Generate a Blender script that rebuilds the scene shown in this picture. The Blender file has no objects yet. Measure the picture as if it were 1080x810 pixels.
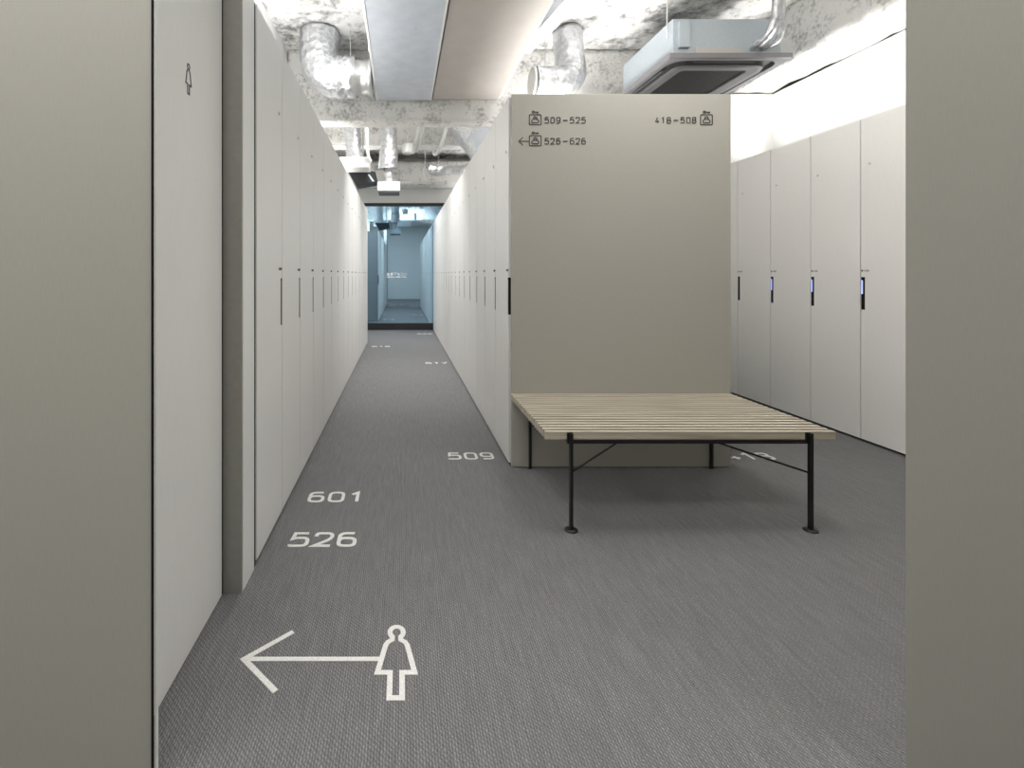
import bpy, bmesh, math, random
from mathutils import Vector, Matrix, noise
random.seed(7)
PI = math.pi
SC = bpy.context.scene
COL = SC.collection

# ------------------------------------------------------------------ materials
def new_mat(name):
    m = bpy.data.materials.new(name); m.use_nodes = True
    nt = m.node_tree
    return m, nt, nt.nodes['Principled BSDF']

def N(nt, kind, **kw):
    n = nt.nodes.new(kind)
    for k, v in kw.items():
        if k in n.inputs: n.inputs[k].default_value = v
        else: setattr(n, k, v)
    return n

def ramp(nt, fac, stops):
    r = nt.nodes.new('ShaderNodeValToRGB')
    el = r.color_ramp.elements
    while len(el) < len(stops): el.new(0.5)
    for e, (p, c) in zip(el, stops):
        e.position = p; e.color = (*c, 1)
    nt.links.new(fac, r.inputs[0])
    return r.outputs[0]

def plain(name, col, rough=0.5, metal=0.0, var=0.03, scale=40, bump=0.0, stretch=(1, 1, 1), spec=0.5):
    m, nt, b = new_mat(name)
    tc = N(nt, 'ShaderNodeTexCoord'); mp = N(nt, 'ShaderNodeMapping')
    mp.inputs['Scale'].default_value = stretch
    nt.links.new(tc.outputs['Object'], mp.inputs[0])
    nz = N(nt, 'ShaderNodeTexNoise', Scale=scale, Detail=4.0)
    nt.links.new(mp.outputs[0], nz.inputs['Vector'])
    lo = [max(0, c * (1 - var)) for c in col]; hi = [min(1, c * (1 + var)) for c in col]
    nt.links.new(ramp(nt, nz.outputs['Fac'], [(0.3, lo), (0.7, hi)]), b.inputs['Base Color'])
    b.inputs['Roughness'].default_value = rough; b.inputs['Metallic'].default_value = metal
    b.inputs['Specular IOR Level'].default_value = spec
    if bump:
        bp = N(nt, 'ShaderNodeBump', Strength=bump, Distance=0.01)
        nt.links.new(nz.outputs['Fac'], bp.inputs['Height']); nt.links.new(bp.outputs[0], b.inputs['Normal'])
    return m

def mat_carpet():
    m, nt, b = new_mat('woven_carpet')
    tc = N(nt, 'ShaderNodeTexCoord')
    sep = N(nt, 'ShaderNodeSeparateXYZ'); nt.links.new(tc.outputs['Object'], sep.inputs[0])
    def math_(op, a, c=None):
        n = N(nt, 'ShaderNodeMath', operation=op)
        for i, v in enumerate((a, c)):
            if v is None: continue
            if isinstance(v, (int, float)): n.inputs[i].default_value = v
            else: nt.links.new(v, n.inputs[i])
        return n.outputs[0]
    nz = N(nt, 'ShaderNodeTexNoise', Scale=90.0, Detail=2.0); nt.links.new(tc.outputs['Object'], nz.inputs['Vector'])
    jit = math_('MULTIPLY', math_('SUBTRACT', nz.outputs['Fac'], 0.5), 7.0)
    x, y = sep.outputs[0], sep.outputs[1]
    ribs = math_('SINE', math_('ADD', math_('MULTIPLY', x, 2 * PI / 0.0070), jit))
    twill = math_('SINE', math_('ADD', math_('ADD', math_('MULTIPLY', x, 2 * PI / 0.014), math_('MULTIPLY', y, 2 * PI / 0.013)), jit))
    h = math_('ADD', math_('MULTIPLY', ribs, 0.26), math_('MULTIPLY', twill, 0.17))
    h = math_('ADD', h, 0.5)
    fine = N(nt, 'ShaderNodeTexNoise', Scale=260.0, Detail=3.0); nt.links.new(tc.outputs['Object'], fine.inputs['Vector'])
    streak_map = N(nt, 'ShaderNodeMapping'); streak_map.inputs['Scale'].default_value = (1, 0.09, 1)
    nt.links.new(tc.outputs['Object'], streak_map.inputs[0])
    streak = N(nt, 'ShaderNodeTexNoise', Scale=75.0, Detail=2.0); nt.links.new(streak_map.outputs[0], streak.inputs['Vector'])
    hh = math_('ADD', math_('MULTIPLY', h, 0.42), math_('ADD', math_('MULTIPLY', fine.outputs['Fac'], 0.45), math_('MULTIPLY', streak.outputs['Fac'], 0.2)))
    c = ramp(nt, hh, [(0.20, CARPET_LO), (0.55, CARPET_MID), (0.85, CARPET_HI)])
    nt.links.new(c, b.inputs['Base Color'])
    b.inputs['Roughness'].default_value = 0.62; b.inputs['Specular IOR Level'].default_value = 0.35
    bp = N(nt, 'ShaderNodeBump', Strength=0.5, Distance=0.003)
    nt.links.new(h, bp.inputs['Height']); nt.links.new(bp.outputs[0], b.inputs['Normal'])
    return m

def mat_concrete(name, dark, light, scale=14, lo=0.36, hi=0.56):
    m, nt, b = new_mat(name)
    tc = N(nt, 'ShaderNodeTexCoord')
    big = N(nt, 'ShaderNodeTexNoise', Scale=scale * 0.22, Detail=3.0)
    n1 = N(nt, 'ShaderNodeTexNoise', Scale=scale, Detail=8.0, Roughness=0.72)
    for n in (big, n1): nt.links.new(tc.outputs['Object'], n.inputs['Vector'])
    mx = N(nt, 'ShaderNodeMix', data_type='FLOAT'); mx.inputs[0].default_value = 0.42
    nt.links.new(n1.outputs['Fac'], mx.inputs[2]); nt.links.new(big.outputs['Fac'], mx.inputs[3])
    c = ramp(nt, mx.outputs[0], [(lo, dark), ((lo + hi) / 2, [(a + c2) / 2 for a, c2 in zip(dark, light)]), (hi, light)])
    nt.links.new(c, b.inputs['Base Color'])
    b.inputs['Roughness'].default_value = 0.9
    bp = N(nt, 'ShaderNodeBump', Strength=0.9, Distance=0.03)
    nt.links.new(n1.outputs['Fac'], bp.inputs['Height']); nt.links.new(bp.outputs[0], b.inputs['Normal'])
    return m

def mat_foil():
    m, nt, b = new_mat('crinkled_foil')
    tc = N(nt, 'ShaderNodeTexCoord')
    v = N(nt, 'ShaderNodeTexVoronoi', Scale=16.0); nz = N(nt, 'ShaderNodeTexNoise', Scale=30.0, Detail=5.0)
    nt.links.new(tc.outputs['Object'], v.inputs['Vector']); nt.links.new(tc.outputs['Object'], nz.inputs['Vector'])
    a = N(nt, 'ShaderNodeMath', operation='ADD'); nt.links.new(v.outputs['Distance'], a.inputs[0]); nt.links.new(nz.outputs['Fac'], a.inputs[1])
    bp = N(nt, 'ShaderNodeBump', Strength=0.35, Distance=0.03); nt.links.new(a.outputs[0], bp.inputs['Height'])
    nt.links.new(bp.outputs[0], b.inputs['Normal'])
    nt.links.new(ramp(nt, nz.outputs['Fac'], [(0.35, (0.58, 0.59, 0.61)), (0.65, (0.76, 0.77, 0.79))]), b.inputs['Base Color'])
    b.inputs['Metallic'].default_value = 0.9; b.inputs['Roughness'].default_value = 0.36
    return m

def mat_wood():
    m, nt, b = new_mat('pale_ash_wood')
    tc = N(nt, 'ShaderNodeTexCoord'); mp = N(nt, 'ShaderNodeMapping'); mp.inputs['Scale'].default_value = (1.2, 55, 30)
    nt.links.new(tc.outputs['Object'], mp.inputs[0])
    nz = N(nt, 'ShaderNodeTexNoise', Scale=2.0, Detail=6.0, Distortion=0.4); nt.links.new(mp.outputs[0], nz.inputs['Vector'])
    nt.links.new(ramp(nt, nz.outputs['Fac'], [(0.3, (0.37, 0.325, 0.255)), (0.55, (0.52, 0.465, 0.375)), (0.75, (0.62, 0.56, 0.465))]), b.inputs['Base Color'])
    b.inputs['Roughness'].default_value = 0.5
    return m

def mat_glass():
    m, nt, b = new_mat('blue_tinted_glass')
    out = nt.nodes['Material Output']
    nz = N(nt, 'ShaderNodeTexNoise', Scale=0.8)
    tr = N(nt, 'ShaderNodeBsdfTransparent'); tr.inputs[0].default_value = (0.35, 0.58, 0.68, 1)
    gl = N(nt, 'ShaderNodeBsdfGlossy'); gl.inputs['Color'].default_value = (0.55, 0.80, 1.0, 1); gl.inputs['Roughness'].default_value = 0.02
    mx = N(nt, 'ShaderNodeMixShader'); mx.inputs[0].default_value = 0.74
    nt.links.new(tr.outputs[0], mx.inputs[1]); nt.links.new(gl.outputs[0], mx.inputs[2]); nt.links.new(mx.outputs[0], out.inputs[0])
    return m

def mat_emit(name, col, s):
    m, nt, b = new_mat(name)
    b.inputs['Base Color'].default_value = (*col, 1)
    b.inputs['Emission Color'].default_value = (*col, 1); b.inputs['Emission Strength'].default_value = s
    return m

CARPET_LO, CARPET_MID, CARPET_HI = (0.050, 0.049, 0.050), (0.150, 0.146, 0.148), (0.345, 0.338, 0.338)
M = dict(
    carpet=mat_carpet(),
    panel=plain('greige_fabric_panel', (0.432, 0.418, 0.370), 0.75, var=0.035, scale=60, stretch=(8, 8, 0.5)),
    locker=plain('pale_grey_laminate', (0.80, 0.788, 0.762), 0.42, var=0.015, scale=25, stretch=(6, 6, 0.4)),
    carcass=plain('locker_carcass', (0.34, 0.335, 0.32), 0.6, var=0.02),
    white=plain('white_paint', (0.84, 0.84, 0.82), 0.7, var=0.012, scale=8),
    bronze=plain('dark_bronze_metal', (0.29, 0.28, 0.255), 0.5, 0.1, var=0.04),
    black=plain('black_steel', (0.012, 0.012, 0.012), 0.38, 0.2, var=0.1),
    dark=plain('dark_recess', (0.014, 0.014, 0.013), 0.8, var=0.1, spec=0.1),  # near-black of the handle insets; also paints shade into the gap strips
    frame=plain('black_door_frame', (0.02, 0.021, 0.024), 0.45, var=0.1),
    concrete=mat_concrete('rough_grey_concrete', (0.16, 0.155, 0.15), (0.60, 0.59, 0.57), 9),
    limed=mat_concrete('whitened_rough_concrete', (0.42, 0.41, 0.39), (0.92, 0.91, 0.88), 30, 0.36, 0.50),
    slabmat=mat_concrete('patchy_whitened_slab', (0.20, 0.195, 0.19), (0.78, 0.77, 0.75), 11, 0.38, 0.52),
    foil=mat_foil(),
    galv=plain('galvanised_steel', (0.66, 0.70, 0.76), 0.42, 0.35, var=0.06, scale=9),
    boxed=plain('grey_brown_board', (0.50, 0.465, 0.435), 0.6, var=0.04, scale=6),
    pipe=plain('white_pipe', (0.82, 0.82, 0.80), 0.35, var=0.02),
    acpanel=plain('grey_plastic', (0.21, 0.205, 0.215), 0.45, var=0.03),
    acdark=plain('dark_grey_grille', (0.095, 0.095, 0.10), 0.5, var=0.1),
    acbody=plain('pale_blue_steel', (0.46, 0.51, 0.55), 0.4, 0.2, var=0.03),
    ink=plain('dark_grey_ink', (0.055, 0.053, 0.05), 0.6, var=0.05),
    lines=plain('white_floor_marking', (0.72, 0.71, 0.68), 0.8, var=0.16, scale=300),
    etched=plain('white_lettering', (0.85, 0.87, 0.88), 0.6, var=0.02),
    wood=mat_wood(),
    glass=mat_glass(),
    blue=mat_emit('blue_white_indicator', (0.33, 0.40, 1.0), 1.0),
    steel=plain('satin_steel', (0.62, 0.62, 0.61), 0.3, 0.7, var=0.03),
    slate=plain('blue_grey_paint', (0.18, 0.24, 0.28), 0.7, var=0.05),
)

# ------------------------------------------------------------------ mesh helpers
class MB:
    def __init__(s): s.v = []; s.f = []; s.sm = []
    def add(s, vs, fs, smooth=False):
        o = len(s.v); s.v += [tuple(p) for p in vs]
        for f in fs: s.f.append(tuple(i + o for i in f)); s.sm.append(smooth)
        return s
    def box(s, x0, x1, y0, y1, z0, z1):
        vs = [(x, y, z) for z in (z0, z1) for y in (y0, y1) for x in (x0, x1)]
        return s.add(vs, [(0, 2, 3, 1), (4, 5, 7, 6), (0, 1, 5, 4), (2, 6, 7, 3), (0, 4, 6, 2), (1, 3, 7, 5)])
    def bar(s, a, b, w, d=None, up=(0, 0, 1)):
        a, b = Vector(a), Vector(b); t = (b - a).normalized(); d = d or w
        u = t.cross(Vector(up))
        if u.length < 1e-4: u = t.cross(Vector((0, 1, 0)))
        u.normalize(); n = u.cross(t)
        vs = [p + u * (i * w / 2) + n * (j * d / 2) for p in (a, b) for i, j in ((-1, -1), (1, -1), (1, 1), (-1, 1))]
        return s.add(vs, [(3, 2, 1, 0), (4, 5, 6, 7), (0, 1, 5, 4), (1, 2, 6, 5), (2, 3, 7, 6), (3, 0, 4, 7)])
    def tube(s, path, rad, n=16, caps=True):
        P = [Vector(p) for p in path]; k = len(P)
        R = rad if isinstance(rad, (list, tuple)) else [rad] * k
        T = [(P[min(i + 1, k - 1)] - P[max(i - 1, 0)]).normalized() for i in range(k)]
        u = T[0].cross(Vector((0, 0, 1)))
        if u.length < 1e-3: u = T[0].cross(Vector((0, 1, 0)))
        u.normalize(); vs = []
        for i in range(k):
            u = (u - T[i] * u.dot(T[i])).normalized(); w = T[i].cross(u)
            for j in range(n):
                a = 2 * PI * j / n; r = R[i](a) if callable(R[i]) else R[i]
                vs.append(P[i] + (u * math.cos(a) + w * math.sin(a)) * r)
        fs = [(i * n + j, (i + 1) * n + j, (i + 1) * n + (j + 1) % n, i * n + (j + 1) % n) for i in range(k - 1) for j in range(n)]
        s.add(vs, fs, True)
        if caps:
            o = len(s.v) - len(vs)
            s.f.append(tuple(o + j for j in range(n))); s.sm.append(False)
            s.f.append(tuple(o + (k - 1) * n + j for j in reversed(range(n)))); s.sm.append(False)
        return s
    def prism(s, outline, to3, d0, d1):
        """outline: 2-D points; to3(a, b, d) -> xyz; extruded between depths d0 and d1"""
        n = len(outline)
        vs = [to3(a, b, d0) for a, b in outline] + [to3(a, b, d1) for a, b in outline]
        return s.add(vs, [tuple(range(n)), tuple(range(2 * n - 1, n - 1, -1))] + [(i, i + n, (i + 1) % n + n, (i + 1) % n) for i in range(n)])
    def ribbon(s, pts, w, to3, h=0.0012, closed=False):
        """a flat stroke of width w along 2-D points, lying h thick on the surface that to3 describes"""
        s.nr = getattr(s, 'nr', 0) + 1; h = h + 0.00022 * (s.nr % 6)
        n = len(pts); L = []; Rr = []
        for i in range(n):
            if closed: a, b, c = pts[i - 1], pts[i], pts[(i + 1) % n]
            else: a, b, c = pts[max(i - 1, 0)], pts[i], pts[min(i + 1, n - 1)]
            d1 = Vector((b[0] - a[0], b[1] - a[1])); d2 = Vector((c[0] - b[0], c[1] - b[1]))
            if d1.length < 1e-9: d1 = d2
            if d2.length < 1e-9: d2 = d1
            d1.normalize(); d2.normalize()
            n1 = Vector((-d1.y, d1.x)); n2 = Vector((-d2.y, d2.x)); m = n1 + n2
            if m.length < 1e-4: m = n1.copy()
            m.normalize(); k = w / 2 / max(0.35, m.dot(n1))
            L.append((b[0] + m.x * k, b[1] + m.y * k)); Rr.append((b[0] - m.x * k, b[1] - m.y * k))
        vs = [to3(a, b, h) for a, b in L] + [to3(a, b, h) for a, b in Rr] + [to3(a, b, 0) for a, b in L] + [to3(a, b, 0) for a, b in Rr]
        fs = []
        for i in range(n if closed else n - 1):
            j = (i + 1) % n
            fs += [(i, n + i, n + j, j), (2 * n + i, i, j, 2 * n + j), (n + i, 3 * n + i, 3 * n + j, n + j)]
        if not closed:
            fs += [(0, 2 * n, 3 * n, n), (n - 1, 2 * n - 1, 4 * n - 1, 3 * n - 1)]
        return s.add(vs, fs)
    def build(s, name, mat, parent=None, loc=None, bevel=0):
        me = bpy.data.meshes.new(name); me.from_pydata(s.v, [], s.f); me.update()
        bm = bmesh.new(); bm.from_mesh(me); bmesh.ops.recalc_face_normals(bm, faces=bm.faces); bm.to_mesh(me); bm.free()
        for p, q in zip(me.polygons, s.sm): p.use_smooth = q
        me.materials.append(M[mat] if isinstance(mat, str) else mat)
        o = bpy.data.objects.new(name, me); COL.objects.link(o)
        if parent is not None: o.parent = parent
        if loc: o.location = loc
        if bevel:
            b = o.modifiers.new('bevel', 'BEVEL'); b.width = bevel; b.segments = 2; b.limit_method = 'ANGLE'
        return o

def box(*a): return MB().box(*a)
def tag(o, label=None, cat=None, group=None, kind=None):
    for k, v in (('label', label), ('category', cat), ('group', group), ('kind', kind)):
        if v: o[k] = v
    return o
def empty(name, loc, rz=0, **kw):
    o = bpy.data.objects.new(name, None); COL.objects.link(o); o.location = loc; o.rotation_euler = (0, 0, rz); o.empty_display_size = 0.1
    return tag(o, **kw)
def struct(name, mb, mat, label=None, bevel=0):
    o = mb.build(name, mat, bevel=bevel); tag(o, label, None, None, 'structure'); return o

def rough_box(x0, x1, y0, y1, z0, z1, step=0.07, amp=0.022, seed=0.0):
    """a box of roughly cast concrete: subdivided and displaced"""
    bm = bmesh.new()
    nx, ny, nz = (max(1, int(round((b - a) / step))) for a, b in ((x0, x1), (y0, y1), (z0, z1)))
    cache = {}
    def V(i, j, k):
        if (i, j, k) not in cache:
            p = Vector((x0 + (x1 - x0) * i / nx, y0 + (y1 - y0) * j / ny, z0 + (z1 - z0) * k / nz))
            d = Vector((noise.noise(p * 5 + Vector((seed, 0, 0))), noise.noise(p * 5 + Vector((0, seed + 9, 0))), noise.noise(p * 5 + Vector((0, 0, seed + 23)))))
            d += 0.6 * Vector((noise.noise(p * 14), noise.noise(p * 14 + Vector((5, 5, 5))), noise.noise(p * 14 + Vector((9, 1, 3)))))
            for ax, (q, n) in enumerate(((i, nx), (j, ny), (k, nz))):
                pass
            cache[(i, j, k)] = bm.verts.new(p + d * amp)
        return cache[(i, j, k)]
    for i in range(nx):
        for j in range(ny):
            for k in (0, nz): bm.faces.new((V(i, j, k), V(i + 1, j, k), V(i + 1, j + 1, k), V(i, j + 1, k)))
    for i in range(nx):
        for k in range(nz):
            for j in (0, ny): bm.faces.new((V(i, j, k), V(i + 1, j, k), V(i + 1, j, k + 1), V(i, j, k + 1)))
    for j in range(ny):
        for k in range(nz):
            for i in (0, nx): bm.faces.new((V(i, j, k), V(i, j + 1, k), V(i, j + 1, k + 1), V(i, j, k + 1)))
    mb = MB(); bm.verts.index_update()
    mb.add([v.co[:] for v in bm.verts], [tuple(v.index for v in f.verts) for f in bm.faces], True); bm.free()
    return mb

def smooth_path(pts, per=8):
    P = [Vector(p) for p in pts]; out = []
    for i in range(len(P) - 1):
        p0, p1, p2, p3 = P[max(i - 1, 0)], P[i], P[i + 1], P[min(i + 2, len(P) - 1)]
        for k in range(per):
            t = k / per
            out.append(0.5 * ((2 * p1) + (p2 - p0) * t + (2 * p0 - 5 * p1 + 4 * p2 - p3) * t * t + (3 * p1 - p0 - 3 * p2 + p3) * t ** 3))
    out.append(P[-1]); return out

# ------------------------------------------------------------------ lettering drawn as strokes
def rounded(pts, r, closed=False, seg=5):
    n = len(pts); out = []
    for i in range(n):
        p = Vector(pts[i])
        if not closed and i in (0, n - 1): out.append(tuple(p)); continue
        a, c = Vector(pts[i - 1]), Vector(pts[(i + 1) % n])
        rr = min(r, (a - p).length * 0.49, (c - p).length * 0.49)
        q0 = p + (a - p).normalized() * rr; q1 = p + (c - p).normalized() * rr
        for k in range(seg + 1):
            t = k / seg; out.append(tuple(q0 * (1 - t) ** 2 + p * 2 * t * (1 - t) + q1 * t * t))
    return out
W = 0.62
R_ = 0.26
GLYPH = {
    '0': [(rounded([(0, 0), (W, 0), (W, 1), (0, 1)], R_, True), True)],
    '1': [([(0.10, 0.78), (0.36, 1.0), (0.36, 0.0)], False)],
    '2': [(rounded([(0, 0.74), (0, 1), (W, 1), (W, 0.56), (0.0, 0.0)], R_) + [(W, 0)], False)],
    '3': [(rounded([(0, 0.85), (0, 1), (W, 1), (W, 0.54), (0.2, 0.54)], 0.22), False), (rounded([(0.2, 0.54), (W, 0.54), (W, 0), (0, 0), (0, 0.15)], 0.22), False)],
    '4': [([(0.34, 1), (0, 0.26), (W, 0.26)], False), ([(0.40, 0.52), (0.40, 0)], False)],
    '5': [([(W * 0.95, 1), (0.06, 1)] + rounded([(0.02, 0.54), (0.14, 0.62), (W, 0.62), (W, 0), (0, 0), (0, 0.10)], 0.24), False)],
    '6': [(rounded([(0, 0), (W, 0), (W, 0.6), (0, 0.6)], 0.24, True), True), (rounded([(0, 0.3), (0, 1), (W * 0.92, 1)], 0.42), False)],
    '7': [([(0, 1), (W, 1), (0.2, 0)], False)],
    '8': [(rounded([(0, 0), (W, 0), (W, 0.53), (0, 0.53)], 0.22, True), True), (rounded([(0.03, 0.53), (W - 0.03, 0.53), (W - 0.03, 1), (0.03, 1)], 0.2, True), True)],
    '9': [(rounded([(0, 0.4), (W, 0.4), (W, 1), (0, 1)], 0.24, True), True), (rounded([(W, 0.7), (W, 0), (W * 0.08, 0)], 0.42), False)],
    '-': [([(0.0, 0.47), (W * 0.95, 0.47)], False)],
}
def text(mb, txt, x, y, h, to3, stroke=0.13, pitch=0.90, thick=0.0012, sx=1.0):
    hh = h * (1 - stroke)
    for ch in txt:
        if ch != ' ':
            for pts, cl in GLYPH[ch]:
                mb.ribbon([(x + stroke * h / 2 + a * hh * sx, y + stroke * h / 2 + b * hh) for a, b in pts], stroke * h, to3, thick, cl)
        x += pitch * h
    return mb

def woman(mb, cx, y0, s, to3, stroke=0.0135, thick=0.0012):
    """outlined standing figure in a dress, s = 1 is 0.268 m tall"""
    half = [(0.0165, 0.0075), (0.0165, 0.088), (0.0515, 0.088), (0.032, 0.186), (0.026, 0.198), (0.013, 0.207)]
    head = [(0.0205 * math.cos(a), 0.238 + 0.023 * math.sin(a)) for a in [math.radians(-52 + 284 * k / 16) for k in range(17)]]
    left = [(-a, b) for a, b in reversed(half)]
    pts = half + head + left
    return mb.ribbon([(cx + a * s, y0 + b * s) for a, b in pts], stroke * s, to3, thick, True)

# ------------------------------------------------------------------ room
ZT = 2.125           # top of the lockers
XL, XR, XA = -0.5516, 0.615, 3.035    # faces of the three locker rows
SLAB = 3.38
struct('floor', box(-3.2, 4.3, -2.6, 11.8, -0.1, 0.0), 'carpet', 'dark grey woven carpet with fine diagonal ribs')
struct('ceiling', rough_box(-3.2, 4.3, -2.6, 11.8, SLAB, SLAB + 0.2, 0.12, 0.03, 3), 'slabmat', 'bare rough concrete ceiling slab with white patches')
# corridor side and ends
struct('wall_left', box(-1.27, -1.17, 1.72, 7.74, 0, SLAB), 'white')
struct('wall_right', box(3.66, 3.76, 1.08, 4.87, 0, 2.88), 'white', 'bright white wall above the right lockers')
struct('wall_aisle_end', box(1.78, 3.76, 4.77, 4.87, 0, 2.88), 'white', 'white wall closing the right aisle above the lockers')
struct('wall_front_left', MB().prism([(-3.2, 1.05), (-0.539, 1.05), (-0.57, 1.078), (-3.2, 1.078)], lambda a, b, d: (a, b, d), 0, SLAB), 'panel', 'greige wall panel filling the left edge')
struct('wall_front_right', MB().prism([(1.0935, 1.05), (4.3, 1.05), (4.3, 1.078), (1.14, 1.078)], lambda a, b, d: (a, b, d), 0, SLAB), 'panel', 'greige wall panel filling the right edge')
struct('trim_1', box(-0.5385, -0.5345, 1.051, 1.0610, 0, SLAB), 'locker')
struct('corner_gap_shade', box(-0.5430, -0.5387, 1.0465, 1.0499, 0, SLAB), 'dark')  # dark strip standing in for the shade of the corner's shadow gap
struct('wall_niche', box(-0.66, -0.615, 1.085, 1.650, 0.006, SLAB), 'locker', 'plain pale grey side panel with a small woman symbol')
struct('trim_3', box(-0.66, -0.5535, 1.668, 1.678, 0, SLAB), 'bronze', 'dark bronze jamb beside the pale grey side panel')
struct('niche_gap_shade', box(-0.65, -0.6175, 1.6505, 1.6675, 0, SLAB), 'dark')  # gap between side panel and jamb: its shade painted as a near-black strip
struct('post_gap_shade', box(-0.62, -0.556, 1.8085, 1.832, 0, ZT), 'dark')  # near-black filler painting the shade between post and first locker
struct('trim_4', box(-0.66, -0.5525, 1.680, 1.807, 0, 2.9), 'locker', 'pale narrow post between dark jamb and lockers')
struct('wall_back', box(-3.2, 4.3, -2.6, -2.5, 0, SLAB), 'white')
struct('wall_side_left', box(-3.3, -3.2, -2.6, 11.8, 0, SLAB), 'white')
struct('wall_side_right', box(4.3, 4.4, -2.6, 11.8, 0, SLAB), 'white')
struct('wall_end', box(-3.2, 4.3, 9.56, 9.68, 2.514, SLAB), 'white', 'white wall strip above the glass door')
struct('wall_end_left', box(-3.2, -1.1, 9.56, 9.68, 0, 2.514), 'white')
struct('wall_end_right', box(1.3, 4.3, 9.56, 9.68, 0, 2.514), 'white')
struct('wall_vestibule', box(-1.4, 1.6, 11.3, 11.4, 0, 3.0), 'slate')

# beams of rough concrete
struct('ceiling_beam', rough_box(-1.16, 4.25, 4.9, 5.14, 2.665, SLAB, 0.05, 0.014, 1), 'limed', 'rough whitened concrete beam across the corridor')
struct('ceiling_beam', rough_box(3.27, 3.66, 1.1, 4.86, 2.895, SLAB, 0.06, 0.018, 5), 'limed', 'rough white beam along the right wall')
struct('ceiling_beam', rough_box(-2.5, 3.5, 9.0, 9.5, 2.79, SLAB - 0.18, 0.07, 0.016, 8), 'limed', 'rough concrete beam just before the glass door')
struct('ceiling_beam', rough_box(-2.5, 3.5, 7.0, 7.3, 2.98, SLAB, 0.07, 0.012, 11), 'limed', 'pale concrete beam in the middle of the corridor')

# glass door at the end of the corridor
dr = empty('door_1', (0.1, 9.60, 0)); tag(dr, 'blue tinted glass door in a black frame ending the corridor', None, None, 'structure')
f = MB(); f.box(-1.2, 1.2, -0.03, 0.03, 0.012, 0.135); f.box(-1.2, 1.2, -0.04, 0.04, 2.455, 2.514)
f.box(-1.2, -1.15, -0.035, 0.035, 0.135, 2.455); f.box(1.15, 1.2, -0.035, 0.035, 0.135, 2.455)
f.build('door_frame', 'frame', dr)
box(-1.15, 1.15, -0.006, 0.006, 0.135, 2.455).build('glass_pane', 'glass', dr)
lt = MB(); T3 = lambda a, b, d: (a, -0.0065 - d, b)
def zz(x, y, w, h, strokes):
    for st in strokes: lt.ribbon([(x + p * w, y + q * h) for p, q in st], 0.0075, T3)
KJ = [[(0.1, 0.9), (0.9, 0.9)], [(0, 0.6), (1, 0.6)], [(0.1, 0.3), (0.9, 0.3)], [(0.5, 1), (0.5, 0)], [(0, 0), (1, 0)], [(0.15, 0.9), (0.15, 0)], [(0.85, 0.9), (0.85, 0)]]
bx, bz, cw = -0.395, 1.083, 0.048
for i, st in enumerate([KJ, KJ, [[(0, 1), (1, 1), (0.6, 0.6)], [(0.5, 0.75), (0.2, 0)]], [[(0.3, 1), (0.3, 0.4), (0, 0)], [(0.65, 1), (0.65, 0), (1, 0.4)]], [[(0, 0.9), (0.95, 0.9), (0.95, 0)], [(0, 0), (1, 0)]], [[(0.1, 0.9), (0.35, 0.7)], [(0, 0.05), (0.6, 0.25), (1, 0.85)]]]):
    zz(bx + i * 0.066 + (0 if i < 2 else 0.004), bz, cw, 0.050, st)
for i in range(17):
    if i in (7, 12): continue
    zz(bx + i * 0.0225, bz - 0.045, 0.015, 0.022, [[(0, 0), (0, 1)], [(0, 0.5 + 0.5 * (i % 2)), (1, 0.5 * (i % 3))], [(1, 1), (1, 0)]])
lt.build('door_lettering', 'etched', dr)

# ------------------------------------------------------------------ lockers
def make_locker(kind, w, gap, hx):
    """local x across the door to the viewer's right, y into the cabinet, z up; hx = +1 handle at the right edge"""
    root = empty('locker', (0, 0, 0))
    box(0.0006, w - 0.0006, 0.0215, 0.52, 0.012, ZT - 0.003).build('cabinet_body', 'carcass', root)
    a0, a1, z0, z1, t = gap / 2, w - gap / 2, 0.016, ZT, 0.020
    h0, h1, hw = 0.868, 1.083, 0.026
    if hx > 0: out = [(a0, z0), (a1, z0), (a1, h0), (a1 - hw, h0), (a1 - hw, h1), (a1, h1), (a1, z1), (a0, z1)]
    else: out = [(a0, z0), (a1, z0), (a1, z1), (a0, z1), (a0, h1), (a0 + hw, h1), (a0 + hw, h0), (a0, h0)]
    door = MB().prism(out, lambda a, b, d: (a, d, b), 0, t).build('door', 'locker', root)
    e0, e1 = (a1 - hw, w - gap * 0.25) if hx > 0 else (gap * 0.25, a0 + hw)
    hb = MB(); hb.box(e0 + 0.0005, e1, 0.0022, 0.020, h0 + 0.0005, h1 - 0.0005); hb.box(e0 + 0.001, e1 - 0.001, 0.0008, 0.0022, h1 - 0.014, h1 - 0.001)
    hb.box(e0 + 0.001, e1 - 0.001, 0.0012, 0.0022, h0 + 0.001, h0 + 0.004)
    hb.build('handle', 'dark', door)
    kx = w - 0.062 if hx > 0 else 0.062
    MB().tube([(kx, 0.0, 1.822), (kx, -0.004, 1.822), (kx, -0.0055, 1.822)], [0.0085, 0.0085, 0.005], 14).build('lock_plug', 'steel', door)
    return root, door

def number(door, txt, w, hx):
    mb = MB(); to3 = lambda a, b, d: (a, -d, b)
    x = w - 0.066 if hx > 0 else 0.006
    mb.box(x, x + 0.011, -0.001, 0.0002, 1.119, 1.131)
    text(mb, txt, x + 0.020, 1.119, 0.0125, to3, 0.15, 0.98, 0.001)
    return mb.build('number_label', 'ink', door)

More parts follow.
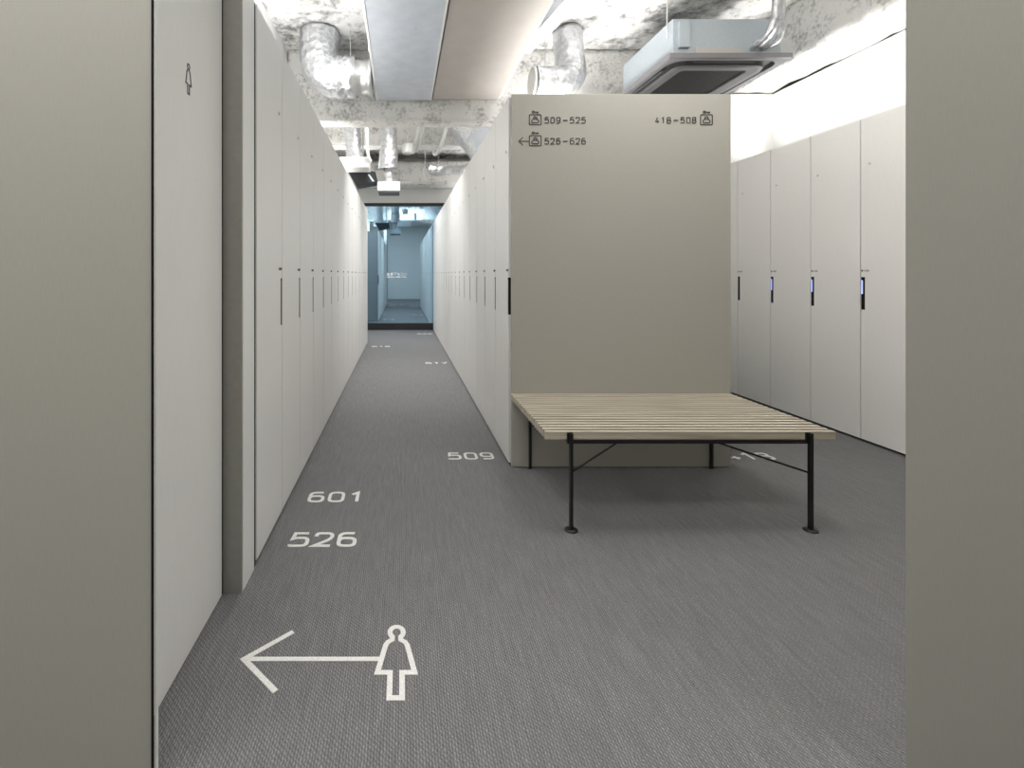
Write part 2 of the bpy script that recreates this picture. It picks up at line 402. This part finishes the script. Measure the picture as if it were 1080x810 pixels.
ORD = ['', 'first', 'second', 'third', 'fourth', 'fifth', 'sixth', 'seventh', 'eighth', 'ninth', 'tenth', 'eleventh', 'twelfth',
       'thirteenth', 'fourteenth', 'fifteenth', 'sixteenth', 'seventeenth']
def locker_row(kind, n, w, gap, hx, place, rz, numbers, labels, group, nch=4):
    root, door = make_locker(kind, w, gap, hx); base = None
    for i in range(n):
        if i == 0: r, d = root, door
        else:
            r = root.copy(); COL.objects.link(r)
            for c in list(root.children):
                cc = c.copy(); COL.objects.link(cc); cc.parent = r
                if c is door: d = cc
            for c in base:
                g = c.copy(); COL.objects.link(g); g.parent = d
        if i == 0: base = list(door.children)
        r.location = place(i); r.rotation_euler = (0, 0, rz)
        number(d, numbers[i], w, hx)
        tag(r, labels[i], 'locker', group)
        yield r, d

P1 = 0.394
list(locker_row('left', 15, P1, 0.0055, 1, lambda i: (XL, 1.833 + P1 * i, 0), PI / 2, [str(601 + i) for i in range(15)],
    ['tall pale grey locker nearest the camera in the left row, beside the narrow post'] +
    ['tall pale grey locker, %s from the near end of the left row' % ORD[i + 1] for i in range(1, 14)] +
    ['tall pale grey locker farthest along the left row, nearest the glass door'], 'lockers along the left side of the corridor'))
P2 = 0.396
list(locker_row('right', 17, P2, 0.0055, 1, lambda i: (XR, 2.785 + P2 * (i + 1), 0), -PI / 2, [str(509 + i) for i in range(17)],
    ['tall pale grey locker nearest the sign panel in the corridor, right side'] +
    ['tall pale grey locker, %s from the sign panel along the corridor right side' % ORD[i + 1] for i in range(1, 16)] +
    ['tall pale grey locker ending the right side of the corridor at the glass door'], 'lockers along the right side of the corridor'))
P3 = 0.391
for i, (r, d) in enumerate(locker_row('aisle', 5, P3, 0.0075, -1, lambda i: (XA, 3.2 + P3 * i, 0), -PI / 2, [str(424 - i) for i in range(5)],
    ['pale grey locker nearest the right wall panel in the right aisle, handle lit blue',
     'pale grey locker in the right aisle, second from the right wall panel, handle lit blue',
     'pale grey locker in the right aisle, third from the right wall panel, handle lit blue',
     'pale grey locker in the right aisle just past the bench corner, its handle unlit',
     'sliver of pale grey locker peeping past the sign panel in the right aisle'], 'lockers along the right aisle')):
    if i < 3:
        m = MB(); m.box(0.0045, 0.0130, 0.0006, 0.0021, 0.972, 1.062); m.build('indicator_light', 'blue', d)

# the block between corridor and right aisle
struct('wall_block', box(1.16, 1.87, 2.79, 9.52, 0, ZT - 0.004), 'locker')
pn = box(0, 1.2485, 0, 0.026, 0.003, ZT + 0.004).build('end_panel', 'panel', loc=(0.626, 2.757, 0), bevel=0.0015)
tag(pn, 'tall plain greige end panel with dark locker numbers, standing behind the bench', 'panel')
# ------------------------------------------------------------------ signs on the end panel
K = 2.757 / 510
SX = lambda u: (u - 424) * K
SZ = lambda v: 1.1 + (289.5 - v) * K
S3 = lambda a, b, d: (a, 2.7568 - d, b)
def icon(mb, x, z):
    w, h, s = 0.067, 0.057, 0.0052
    mb.ribbon(rounded([(x, z), (x + w, z), (x + w, z + h), (x, z + h)], 0.005, True), s, S3, closed=True)
    cx = x + w / 2
    mb.ribbon(rounded([(cx - 0.020, z + 0.011), (cx + 0.020, z + 0.011), (cx + 0.020, z + 0.026), (cx + 0.006, z + 0.033), (cx - 0.006, z + 0.033), (cx - 0.020, z + 0.026)], 0.006, True), s, S3, closed=True)
    mb.ribbon(rounded([(cx - 0.009, z + 0.031), (cx - 0.009, z + 0.045), (cx + 0.009, z + 0.045), (cx + 0.009, z + 0.031)], 0.009), s, S3)
    kz = z + h + 0.0155
    mb.ribbon([(cx - 0.012 + 0.006 * math.cos(a), kz + 0.006 * math.sin(a)) for a in [2 * PI * k / 12 for k in range(12)]], 0.0045, S3, closed=True)
    mb.ribbon([(cx - 0.006, kz), (cx + 0.020, kz)], 0.0045, S3)
    mb.ribbon([(cx + 0.010, kz), (cx + 0.010, kz - 0.008)], 0.004, S3); mb.ribbon([(cx + 0.0175, kz), (cx + 0.0175, kz - 0.007)], 0.004, S3)
def sign(a, b, v0, ui, ut, arrow, label):
    mb = MB(); icon(mb, SX(ui) + 0.0026, SZ(v0 + 1.4))
    z = SZ(v0 + 0.1); h = 0.0370
    text(mb, a, SX(ut), z, h, S3, 0.135, 0.885); text(mb, b, SX(ut) + 0.144, z, h, S3, 0.135, 0.885)
    mb.ribbon([(SX(ut) + 0.104, z + h * 0.49), (SX(ut) + 0.130, z + h * 0.49)], 0.0048, S3)
    if arrow:
        zc = z + h * 0.5; t = SX(547.2)
        mb.ribbon([(t + 0.023, zc + 0.023), (t, zc), (t + 0.023, zc - 0.023)], 0.005, S3)
        mb.ribbon([(t, zc), (SX(ui), zc)], 0.005, S3)
    o = mb.build('locker_range_sign', 'ink'); tag(o, label, 'sign', 'locker number signs on the end panel'); return o
sign('509', '525', 130.2, 557.8, 574.4, False, 'dark 509-525 lettering with key and bag icon, upper left of panel')
sign('526', '626', 152.3, 557.8, 574.4, True, 'dark 526-626 lettering with left arrow and key icon on panel')
sign('418', '508', 130.2, 738.3, 690.9, False, 'dark 418-508 lettering with key icon, upper right of panel')

# woman symbol on the left side panel
w3 = lambda a, b, d: (-0.6151 + d, a, b)
mb = MB(); woman(mb, 1.392, 1.617, 0.34, w3, 0.011)
tag(mb.build('woman_symbol', 'ink'), 'small dark outlined woman symbol high on the left side panel', 'sign')

# ------------------------------------------------------------------ floor markings
F3 = lambda a, b, d: (a, b, 0.0002 + d)
for txt, x, y, lab in (('526', -0.464, 1.951, 'white number 526 on the carpet, nearest of the two by the left lockers'),
                       ('601', -0.462, 2.334, 'white number 601 on the carpet beside the first left lockers'),
                       ('509', 0.277, 2.874, 'white number 509 on the carpet left of the end panel'),
                       ('418', 1.955, 2.868, 'white number 418 on the carpet, partly hidden behind the bench'),
                       ('615', -0.4585, 7.33, 'tiny far white number 615 on the carpet near the left row end'),
                       ('517', 0.288, 5.95, 'small white number 517 on the carpet half along the right row'),
                       ('525', 0.280, 8.90, 'tiny farthest white number 525 on the carpet before the glass door')):
    mb = MB(); text(mb, txt, x, y, 0.110, F3, 0.145, 0.89, sx=1.12)
    tag(mb.build('floor_number', 'lines'), lab, 'floor marking', 'white locker numbers on the carpet')
mb = MB()
mb.ribbon([(-0.3347, 1.488), (-0.4518, 1.382), (-0.3337, 1.2747)], 0.0155, F3)
mb.ribbon([(-0.444, 1.382), (-0.056, 1.382)], 0.0150, F3)
woman(mb, -0.0165, 1.247, 1.0, F3, 0.0150)
tag(mb.build('floor_direction_symbol', 'lines'), 'large white left arrow joined to a woman outline on the carpet', 'floor marking')

# ------------------------------------------------------------------ bench
bench = empty('slatted_bench', (1.2465, 2.42, 0), label='low slatted pale wood bench on thin black steel legs before the end panel', cat='bench')
BX0, BX1, BY0, BY1 = -0.6265, 0.6265, 2.088 - 2.42, 2.752 - 2.42
ns = 18; pitch = (BY1 - BY0 - 0.0195) / (ns - 1)
for i in range(ns):
    y = BY0 + pitch * i
    box(BX0, BX1, y, y + 0.0195, 0.3868, 0.4218).build('slat', 'wood', bench, bevel=0.0015)
LX = (0.7265 - 1.2465, 1.7665 - 1.2465)
LYF, LYB = 2.0785 - 2.42, 2.745 - 2.42
for lx in (0.7270 - 1.2465, 1.7560 - 1.2465):
    for ly, front in ((LYF, True), (LYB - 0.002, False)):
        mb = MB(); top = 0.418 if front else 0.386
        mb.box(lx - 0.0065, lx + 0.0065, ly - 0.0085, ly + 0.0085, 0.006, top)
        lg = mb.build('leg', 'black', bench)
        if front:
            MB().box(lx - 0.016, lx + 0.0065, ly + 0.0035, ly + 0.0092, 0.372, 0.419).build('bracket', 'black', lg)
        MB().tube([(lx, ly, 0.0), (lx, ly, 0.005), (lx, ly, 0.008)], [0.028 if front else 0.010, 0.027 if front else 0.010, 0.013 if front else 0.008], 24).build('foot_disc', 'black', lg)
for ly in (LYF + 0.012, LYB - 0.012):
    box(0.7270 - 1.2465, 1.7560 - 1.2465, ly - 0.008, ly + 0.008, 0.371, 0.3864).build('rail', 'black', bench)
for lx in (0.7270 - 1.2465, 1.7560 - 1.2465):
    box(lx - 0.007, lx + 0.007, LYF + 0.021, LYB - 0.021, 0.371, 0.3864).build('side_rail', 'black', bench)
cx, cy = -0.005, -0.012
box(cx - 0.012, cx + 0.012, LYF + 0.021, LYB - 0.021, 0.373, 0.3864).build('centre_rail', 'black', bench)
for lx in (0.7270 - 1.2465, 1.7560 - 1.2465):
    for ly in (LYF, LYB - 0.002):
        MB().tube([(lx, ly + (0.008 if ly < 0 else -0.008), 0.245), (cx, cy, 0.372)], 0.0045, 10).build('brace', 'black', bench)

# ------------------------------------------------------------------ ceiling services
def wob(r, k, seed):
    return lambda a: r * (1 + k * noise.noise(Vector((math.cos(a) * 2.2, math.sin(a) * 2.2, seed))))
def foil_tube(path, r, k=0.06, n=28, per=8, rib=0.0):
    P = smooth_path(path, per)
    return MB().tube(P, [wob(r * (1 + (rib if i % 2 else 0)), k, i * 0.55) for i in range(len(P))], n)

d = empty('ventilation_duct', (0.02, 3.1, 2.853), label='long pale galvanised square duct running along the corridor ceiling', cat='duct')
box(-0.2775, 0.2775, -1.7, 1.775, 0.0, 0.38).build('duct_casing', 'galv', d, bevel=0.006)
for s in (-1, 1):
    box(min(s * 0.2775, s * 0.262), max(s * 0.2775, s * 0.262), -1.7, 1.775, -0.006, -0.0002).build('seam_strip', 'pipe', d)
sc_ = MB()
for (x, y) in ((-0.06, -0.2), (0.08, 0.35), (0.03, 0.9), (-0.1, 1.2), (0.1, 1.35)):
    sc_.tube([(x, y, -0.0002), (x, y, -0.005)], [0.006, 0.004], 8)
sc_.build('screw', 'pipe', d)
for k, y in enumerate((-0.6, 0.7)):
    for s in (-1, 1):
        MB().tube([(s * 0.282, y, 0.0), (s * 0.282, y, 0.52)], 0.004, 8).build('hanger_rod', 'steel', d)

d = empty('boxed_duct', (0.640, 3.1, 2.86), label='wide flat grey-brown boxed duct beside the galvanised duct', cat='duct')
box(-0.332, 0.326, -1.7, 1.770, 0.0, 0.30).build('duct_casing', 'boxed', d, bevel=0.003)
box(0.3262, 0.334, -1.7, 1.770, 0.0, 0.03).build('edge_strip', 'pipe', d)
for y in (-0.6, 0.9):
    MB().tube([(0.338, y, 0.02), (0.338, y, 0.51)], 0.004, 8).build('hanger_rod', 'steel', d)

d = empty('flexible_duct', (-0.5, 4.5, 2.93), label='fat crinkled foil elbow joining the galvanised duct on the left', cat='duct')
foil_tube([(0.06, 0, 0), (-0.06, 0, 0.0), (-0.17, 0, 0.02), (-0.25, 0.02, 0.12), (-0.27, 0.04, 0.28), (-0.27, 0.05, 0.43)], 0.185, 0.09, 32, 7, 0.015).build('foil_sleeve', 'foil', d)
MB().tube([(0.222, 0, 0), (0.19, 0, 0), (0.185, 0, 0), (0.06, 0, 0), (0.05, 0, 0)], [0.165, 0.165, 0.155, 0.155, 0.175], 32).build('collar', 'steel', d)
MB().tube([(0.02, 0.0, 0.18), (0.02, 0.0, 0.475)], 0.004, 8).build('hanger_rod', 'steel', d)
MB().tube([(0.075, 0, 0), (0.045, 0, 0)], [0.178, 0.19], 32, False).build('clamp', 'steel', d)

d = empty('flexible_duct', (1.4, 4.35, 2.83), label='short crinkled foil elbow above the end panel, left of the air conditioner', cat='duct')
foil_tube([(-0.22, -0.03, -0.01), (-0.08, -0.02, -0.01), (0.05, 0, 0.0), (0.13, 0.05, 0.07), (0.15, 0.12, 0.22), (0.14, 0.16, 0.53)], 0.132, 0.10, 30, 7, 0.012).build('foil_sleeve', 'foil', d)
MB().tube([(-0.12, -0.025, 0.12), (-0.12, -0.025, 0.575)], 0.004, 8).build('hanger_rod', 'steel', d)
MB().tube([(-0.25, -0.03, -0.01), (-0.22, -0.03, -0.01)], [0.120, 0.128], 30).build('collar', 'steel', d)

d = empty('ventilation_duct', (1.28, 3.9, 3.2), label='thin pale strap-hung duct rising behind the short foil elbow', cat='duct')
MB().bar((-0.16, 0.55, -0.02), (0.05, -0.2, 0.06), 0.13, 0.09).build('duct_casing', 'galv', d)

# ceiling cassette air conditioner
ac = empty('air_conditioner', (2.515, 4.165, 2.75), label='grey four-way ceiling air conditioner above the right end of the panel', cat='air conditioner')
def rr_loop(w, r, n=6):
    out = []
    for cx_, cy_, a0 in ((w - r, w - r, 0), (-w + r, w - r, 90), (-w + r, -w + r, 180), (w - r, -w + r, 270)):
        for k in range(n + 1):
            a = math.radians(a0 + 90 * k / n); out.append((cx_ + r * math.cos(a), cy_ + r * math.sin(a)))
    return out
def ring(mb, L0, z0, L1, z1):
    n = len(L0); mb.add([(a, b, z0) for a, b in L0] + [(a, b, z1) for a, b in L1], [(i, (i + 1) % n, n + (i + 1) % n, n + i) for i in range(n)])
A, B2, C2, D2 = rr_loop(0.475, 0.012), rr_loop(0.425, 0.11), rr_loop(0.42, 0.11), rr_loop(0.27, 0.03)
p = MB(); ring(p, A, 0.042, A, 0.006); ring(p, A, 0.006, rr_loop(0.465, 0.012), 0.0); ring(p, rr_loop(0.465, 0.012), 0.0, B2, 0.002); ring(p, B2, 0.002, C2, 0.03)
ring(p, A, 0.042, rr_loop(0.30, 0.05), 0.042)
p.build('fascia_panel', 'acpanel', ac)
p = MB(); ring(p, rr_loop(0.366, 0.09), -0.010, rr_loop(0.345, 0.085), -0.018); ring(p, rr_loop(0.345, 0.085), -0.018, D2, -0.010); ring(p, D2, -0.010, D2, 0.02)
p.build('inner_frame', 'acpanel', ac)
p = MB(); ring(p, rr_loop(0.421, 0.11), 0.031, rr_loop(0.366, 0.09), 0.0312); ring(p, rr_loop(0.366, 0.09), 0.031, rr_loop(0.366, 0.09), -0.0095); p.build('air_slot', 'acdark', ac)
g = MB(); g.box(-0.268, 0.268, -0.268, 0.268, 0.012, 0.018)
for k in range(27): g.box(-0.268, 0.268, -0.262 + k * 0.02, -0.254 + k * 0.02, 0.005, 0.012)
g.build('intake_grille', 'acdark', ac)
for k in range(4):
    v = MB(); P = []
    a = k * PI / 2
    pr = [(0.372, 0.018), (0.388, 0.010), (0.408, 0.003), (0.406, -0.001), (0.386, 0.005), (0.370, 0.014)]
    vs = [(x * math.cos(a) - t * math.sin(a), x * math.sin(a) + t * math.cos(a), z) for t in (-0.23, 0.23) for x, z in pr]
    n = len(pr); v.add(vs, [tuple(range(n)), tuple(range(2 * n - 1, n - 1, -1))] + [(i, (i + 1) % n, n + (i + 1) % n, n + i) for i in range(n)])
    v.build('vane', 'acpanel', ac)
box(-0.42, 0.42, -0.42, 0.42, 0.0425, 0.33).build('casing', 'acbody', ac, bevel=0.006)
box(-0.25, 0.10, -0.437, -0.4202, 0.05, 0.095).build('cover_strip', 'boxed', ac)
box(-0.38, -0.30, -0.45, -0.4202, 0.10, 0.30).build('hanger_bracket', 'acbody', ac)
for s in (-1, 1):
    MB().tube([(s * 0.44, -0.38, 0.2), (s * 0.44, -0.38, 0.61)], 0.005, 8).build('hanger_rod', 'steel', ac)
foil_tube([(0.20, -0.418, 0.11), (0.20, -0.50, 0.11), (0.22, -0.58, 0.16), (0.25, -0.60, 0.3), (0.25, -0.6, 0.58)], 0.032, 0.1, 14).build('pipe', 'foil', ac)
foil_tube([(0.28, -0.418, 0.10), (0.29, -0.48, 0.10), (0.33, -0.52, 0.14), (0.34, -0.53, 0.3), (0.34, -0.53, 0.58)], 0.022, 0.1, 14).build('pipe', 'foil', ac)

# beyond the beam: outlets, pipes, sensors
d = empty('air_outlet', (-0.17, 6.3, 2.15), label='silver flexible hose ending in a square outlet box over the corridor', cat='air outlet')
P = smooth_path([(0, 0, 1.2), (-0.01, 0, 0.85), (0.0, 0, 0.58)], 16)
MB().tube(P, [0.108 * (1.05 if i % 2 else 0.95) for i in range(len(P))], 24).build('flexible_hose', 'foil', d)
MB().tube([(0, 0, 0.585), (0, 0, 0.55)], 0.118, 24).build('collar', 'steel', d)
foil_tube([(0, 0, 0.55), (-0.008, -0.01, 0.45), (-0.012, -0.005, 0.38), (-0.01, 0, 0.33)], 0.122, 0.05, 24).build('foil_elbow', 'foil', d)
MB().tube([(-0.01, 0.0, 0.335), (0, 0, 0.135)], 0.058, 20).build('neck_pipe', 'steel', d)
box(-0.145, 0.145, -0.12, 0.17, 0.02, 0.135).build('outlet_box', 'galv', d, bevel=0.003)
box(-0.135, 0.135, -0.11, 0.16, 0.0, 0.0195).build('grille', 'acdark', d)

d = empty('air_outlet', (-0.60, 6.1, 2.42), label='ribbed white flexible hose dropping to a white box above the left lockers', cat='air outlet')
P = smooth_path([(-0.05, 0, 0.95), (-0.03, 0, 0.6), (0.0, 0, 0.13)], 16)
MB().tube(P, [0.10 * (1.07 if i % 2 else 0.93) for i in range(len(P))], 24).build('flexible_hose', 'foil', d)
box(-0.17, 0.19, -0.15, 0.15, 0.0, 0.13).build('outlet_box', 'pipe', d, bevel=0.003)

d = empty('speaker', (-0.50, 6.45, 2.26), label='black tilted box speaker hanging above the left lockers', cat='speaker')
mb = MB(); mb.prism([(-0.21, 0.19), (0.15, 0.19), (0.185, 0.05), (-0.1, 0.0)], lambda a, b, e: (a, e, b), -0.12, 0.12); mb.build('cabinet', 'frame', d, bevel=0.006)
mb = MB(); mb.prism([(0.05, 0.15), (0.075, 0.15), (0.14, 0.06), (0.115, 0.055)], lambda a, b, e: (a, e, b), -0.126, -0.1205); mb.build('bracket', 'galv', d)
MB().bar((-0.02, 0, 0.19), (-0.02, 0, 1.12), 0.02).build('hanger_rod', 'steel', d)

d = empty('pendant_detector', (0.08, 6.4, 2.70), label='round white drum hanging on a rod in the corridor', cat='detector')
MB().tube([(0, 0, 0), (0, 0, 0.012), (0, 0, 0.115), (0, 0, 0.125)], [0.062, 0.077, 0.077, 0.07], 24).build('housing', 'pipe', d, bevel=0)
MB().tube([(0, 0, 0.125), (0, 0, 0.68)], 0.007, 10).build('rod', 'pipe', d)
d = empty('pendant_detector', (0.335, 7.0, 2.48), label='slim white capsule hanging on a thin rod near the glass door', cat='detector')
MB().tube([(0, 0, 0), (0, 0, 0.01), (0, 0, 0.15), (0, 0, 0.165)], [0.022, 0.033, 0.033, 0.015], 18).build('housing', 'pipe', d)
MB().tube([(0, 0, 0.165), (0, 0, 0.88)], 0.006, 10).build('rod', 'pipe', d)

def pipe(path, r, label, mat='pipe'):
    o = MB().tube(smooth_path(path, 6), r, 14).build('pipe', mat); tag(o, label, 'pipe', 'pipes under the corridor ceiling'); return o
pipe([(0.235, 5.75, 2.99), (0.20, 6.3, 2.90), (0.165, 6.8, 2.83), (0.145, 6.9, 2.90), (0.145, 6.90, 2.97)], 0.026, 'bent white pipe right of the round white drum')
pipe([(0.285, 5.75, 2.99), (0.25, 6.3, 2.90), (0.215, 6.8, 2.84), (0.20, 6.92, 2.88), (0.20, 6.91, 2.97)], 0.014, 'thin pale pipe hugging the bent white pipe')
pipe([(0.56, 5.9, 2.97), (0.54, 6.4, 2.88), (0.51, 6.75, 2.82), (0.47, 6.85, 2.80), (0.45, 6.9, 2.86), (0.45, 6.90, 2.97)], 0.024, 'hooked white pipe left of the wrapped diagonal duct')
pipe([(-1.1, 6.965, 2.955), (-0.2, 6.965, 2.955), (0.9, 6.965, 2.955), (1.8, 6.965, 2.955)], 0.018, 'straight white pipe crossing the corridor')
pipe([(-0.43, 5.9, 3.425), (-0.43, 5.9, 2.9), (-0.42, 5.9, 2.60), (-0.395, 5.95, 2.51), (-0.3905, 6.0, 2.505)], 0.018, 'upright white pipe beside the ribbed white hose')

d = empty('ventilation_duct', (1.0, 6.45, 2.85), label='silver wrapped duct slanting down over the right lockers', cat='duct')
foil_tube([(-0.40, -0.15, 0.48), (-0.22, -0.08, 0.26), (0.0, 0, 0.0), (0.22, 0.08, -0.26)], 0.19, 0.07, 26, 8).build('wrapped_sleeve', 'foil', d)
MB().bar((-0.02, -0.20, 0.12), (0.16, -0.14, -0.10), 0.02, 0.36).build('flange', 'galv', d)
d = empty('flexible_duct', (0.7, 7.9, 2.80), label='thin crinkled foil hose lying low beyond the slim capsule', cat='duct')
foil_tube([(-0.24, 0.05, 0.02), (-0.12, 0.02, -0.015), (0.0, 0, 0.0), (0.13, 0, 0.02), (0.26, -0.05, 0.0), (0.45, -0.1, 0.05)], 0.072, 0.16, 20, 8, 0.05).build('foil_sleeve', 'foil', d)
for x in (-0.1, 0.2):
    MB().tube([(x, 0.0, 0.07), (x, 0.0, 0.57)], 0.004, 8).build('hanger_rod', 'steel', d)

# ------------------------------------------------------------------ light
def area(name, loc, sx, sy, power, rot=(0, 0, 0), col=(1, 1, 1), spread=180):
    l = bpy.data.lights.new(name, 'AREA'); l.shape = 'RECTANGLE'; l.size = sx; l.size_y = sy; l.energy = power; l.color = col; l.spread = math.radians(spread)
    o = bpy.data.objects.new(name, l); COL.objects.link(o); o.location = loc; o.rotation_euler = rot
    return o
UP = (PI, 0, 0)
WARM = (1.0, 0.99, 0.97)
area('uplight_left_row', (-0.90, 2.95, 2.16), 0.25, 2.1, 21, UP, WARM, 140)
area('uplight_left_row_far', (-0.90, 6.3, 2.16), 0.25, 2.6, 11, UP, WARM, 120)
area('uplight_right_row', (1.45, 3.85, 2.16), 0.5, 1.9, 20, UP, WARM, 104)
area('uplight_right_row_far', (1.45, 7.3, 2.16), 0.5, 4.2, 18, UP, WARM, 115)
area('uplight_aisle_row', (3.38, 3.6, 2.16), 0.3, 2.2, 13, UP, WARM, 110)
area('ceiling_lamp_entry', (-1.0, 0.2, 3.25), 2.4, 0.5, 47, (0, 0, 0), WARM)
area('fill_light_entry_right', (2.1, 0.1, 3.25), 1.2, 0.5, 23, (0, 0, 0), WARM)  # added light, no known fixture: brightens the right front panel
area('ceiling_lamp_lobby', (1.0, 2.2, 3.28), 1.5, 0.8, 53, (0, 0, 0), WARM)
area('fill_light_corridor_near', (-0.55, 2.9, 3.26), 0.3, 2.0, 16, (0, 0, 0), WARM)  # added to send more light down into the near corridor
area('fill_light_corridor', (0.15, 5.5, 3.2), 0.9, 0.3, 26, (0, 0, 0), WARM, 130)  # unseen fill behind the beam, added to lighten the corridor floor
area('fill_light_corridor_end', (0.05, 8.15, 3.1), 0.9, 0.7, 20, (0, 0, 0), WARM, 130)  # made-up downlight that lifts the far corridor floor
area('ceiling_lamp_side_passage', (-2.0, 8.6, 3.2), 1.2, 1.2, 40, (0, 0, 0), WARM)
area('fill_light_vestibule', (0.1, 10.5, 3.2), 1.2, 1.0, 14, (0, 0, 0), (0.75, 0.9, 1))  # invented bluish light for the room behind the glass

w = bpy.data.worlds.new('World'); SC.world = w; w.use_nodes = True
w.node_tree.nodes['Background'].inputs[0].default_value = (0.9, 0.93, 1, 1); w.node_tree.nodes['Background'].inputs[1].default_value = 0.15

# ------------------------------------------------------------------ camera
cam = bpy.data.cameras.new('camera'); co = bpy.data.objects.new('camera', cam); COL.objects.link(co)
co.location = (0, 0, 1.1); co.rotation_euler = (PI / 2, 0, 0)
cam.sensor_width = 36; cam.sensor_fit = 'HORIZONTAL'; cam.lens = 510 / 1080 * 36
cam.shift_x = (540 - 424) / 1080; cam.shift_y = -(405 - 289.5) / 1080
cam.clip_start = 0.05
SC.camera = co
vs = SC.view_settings
vs.view_transform = 'Standard'; vs.look = 'None'; vs.gamma = 1; vs.exposure = 0.45; vs.use_curve_mapping = False
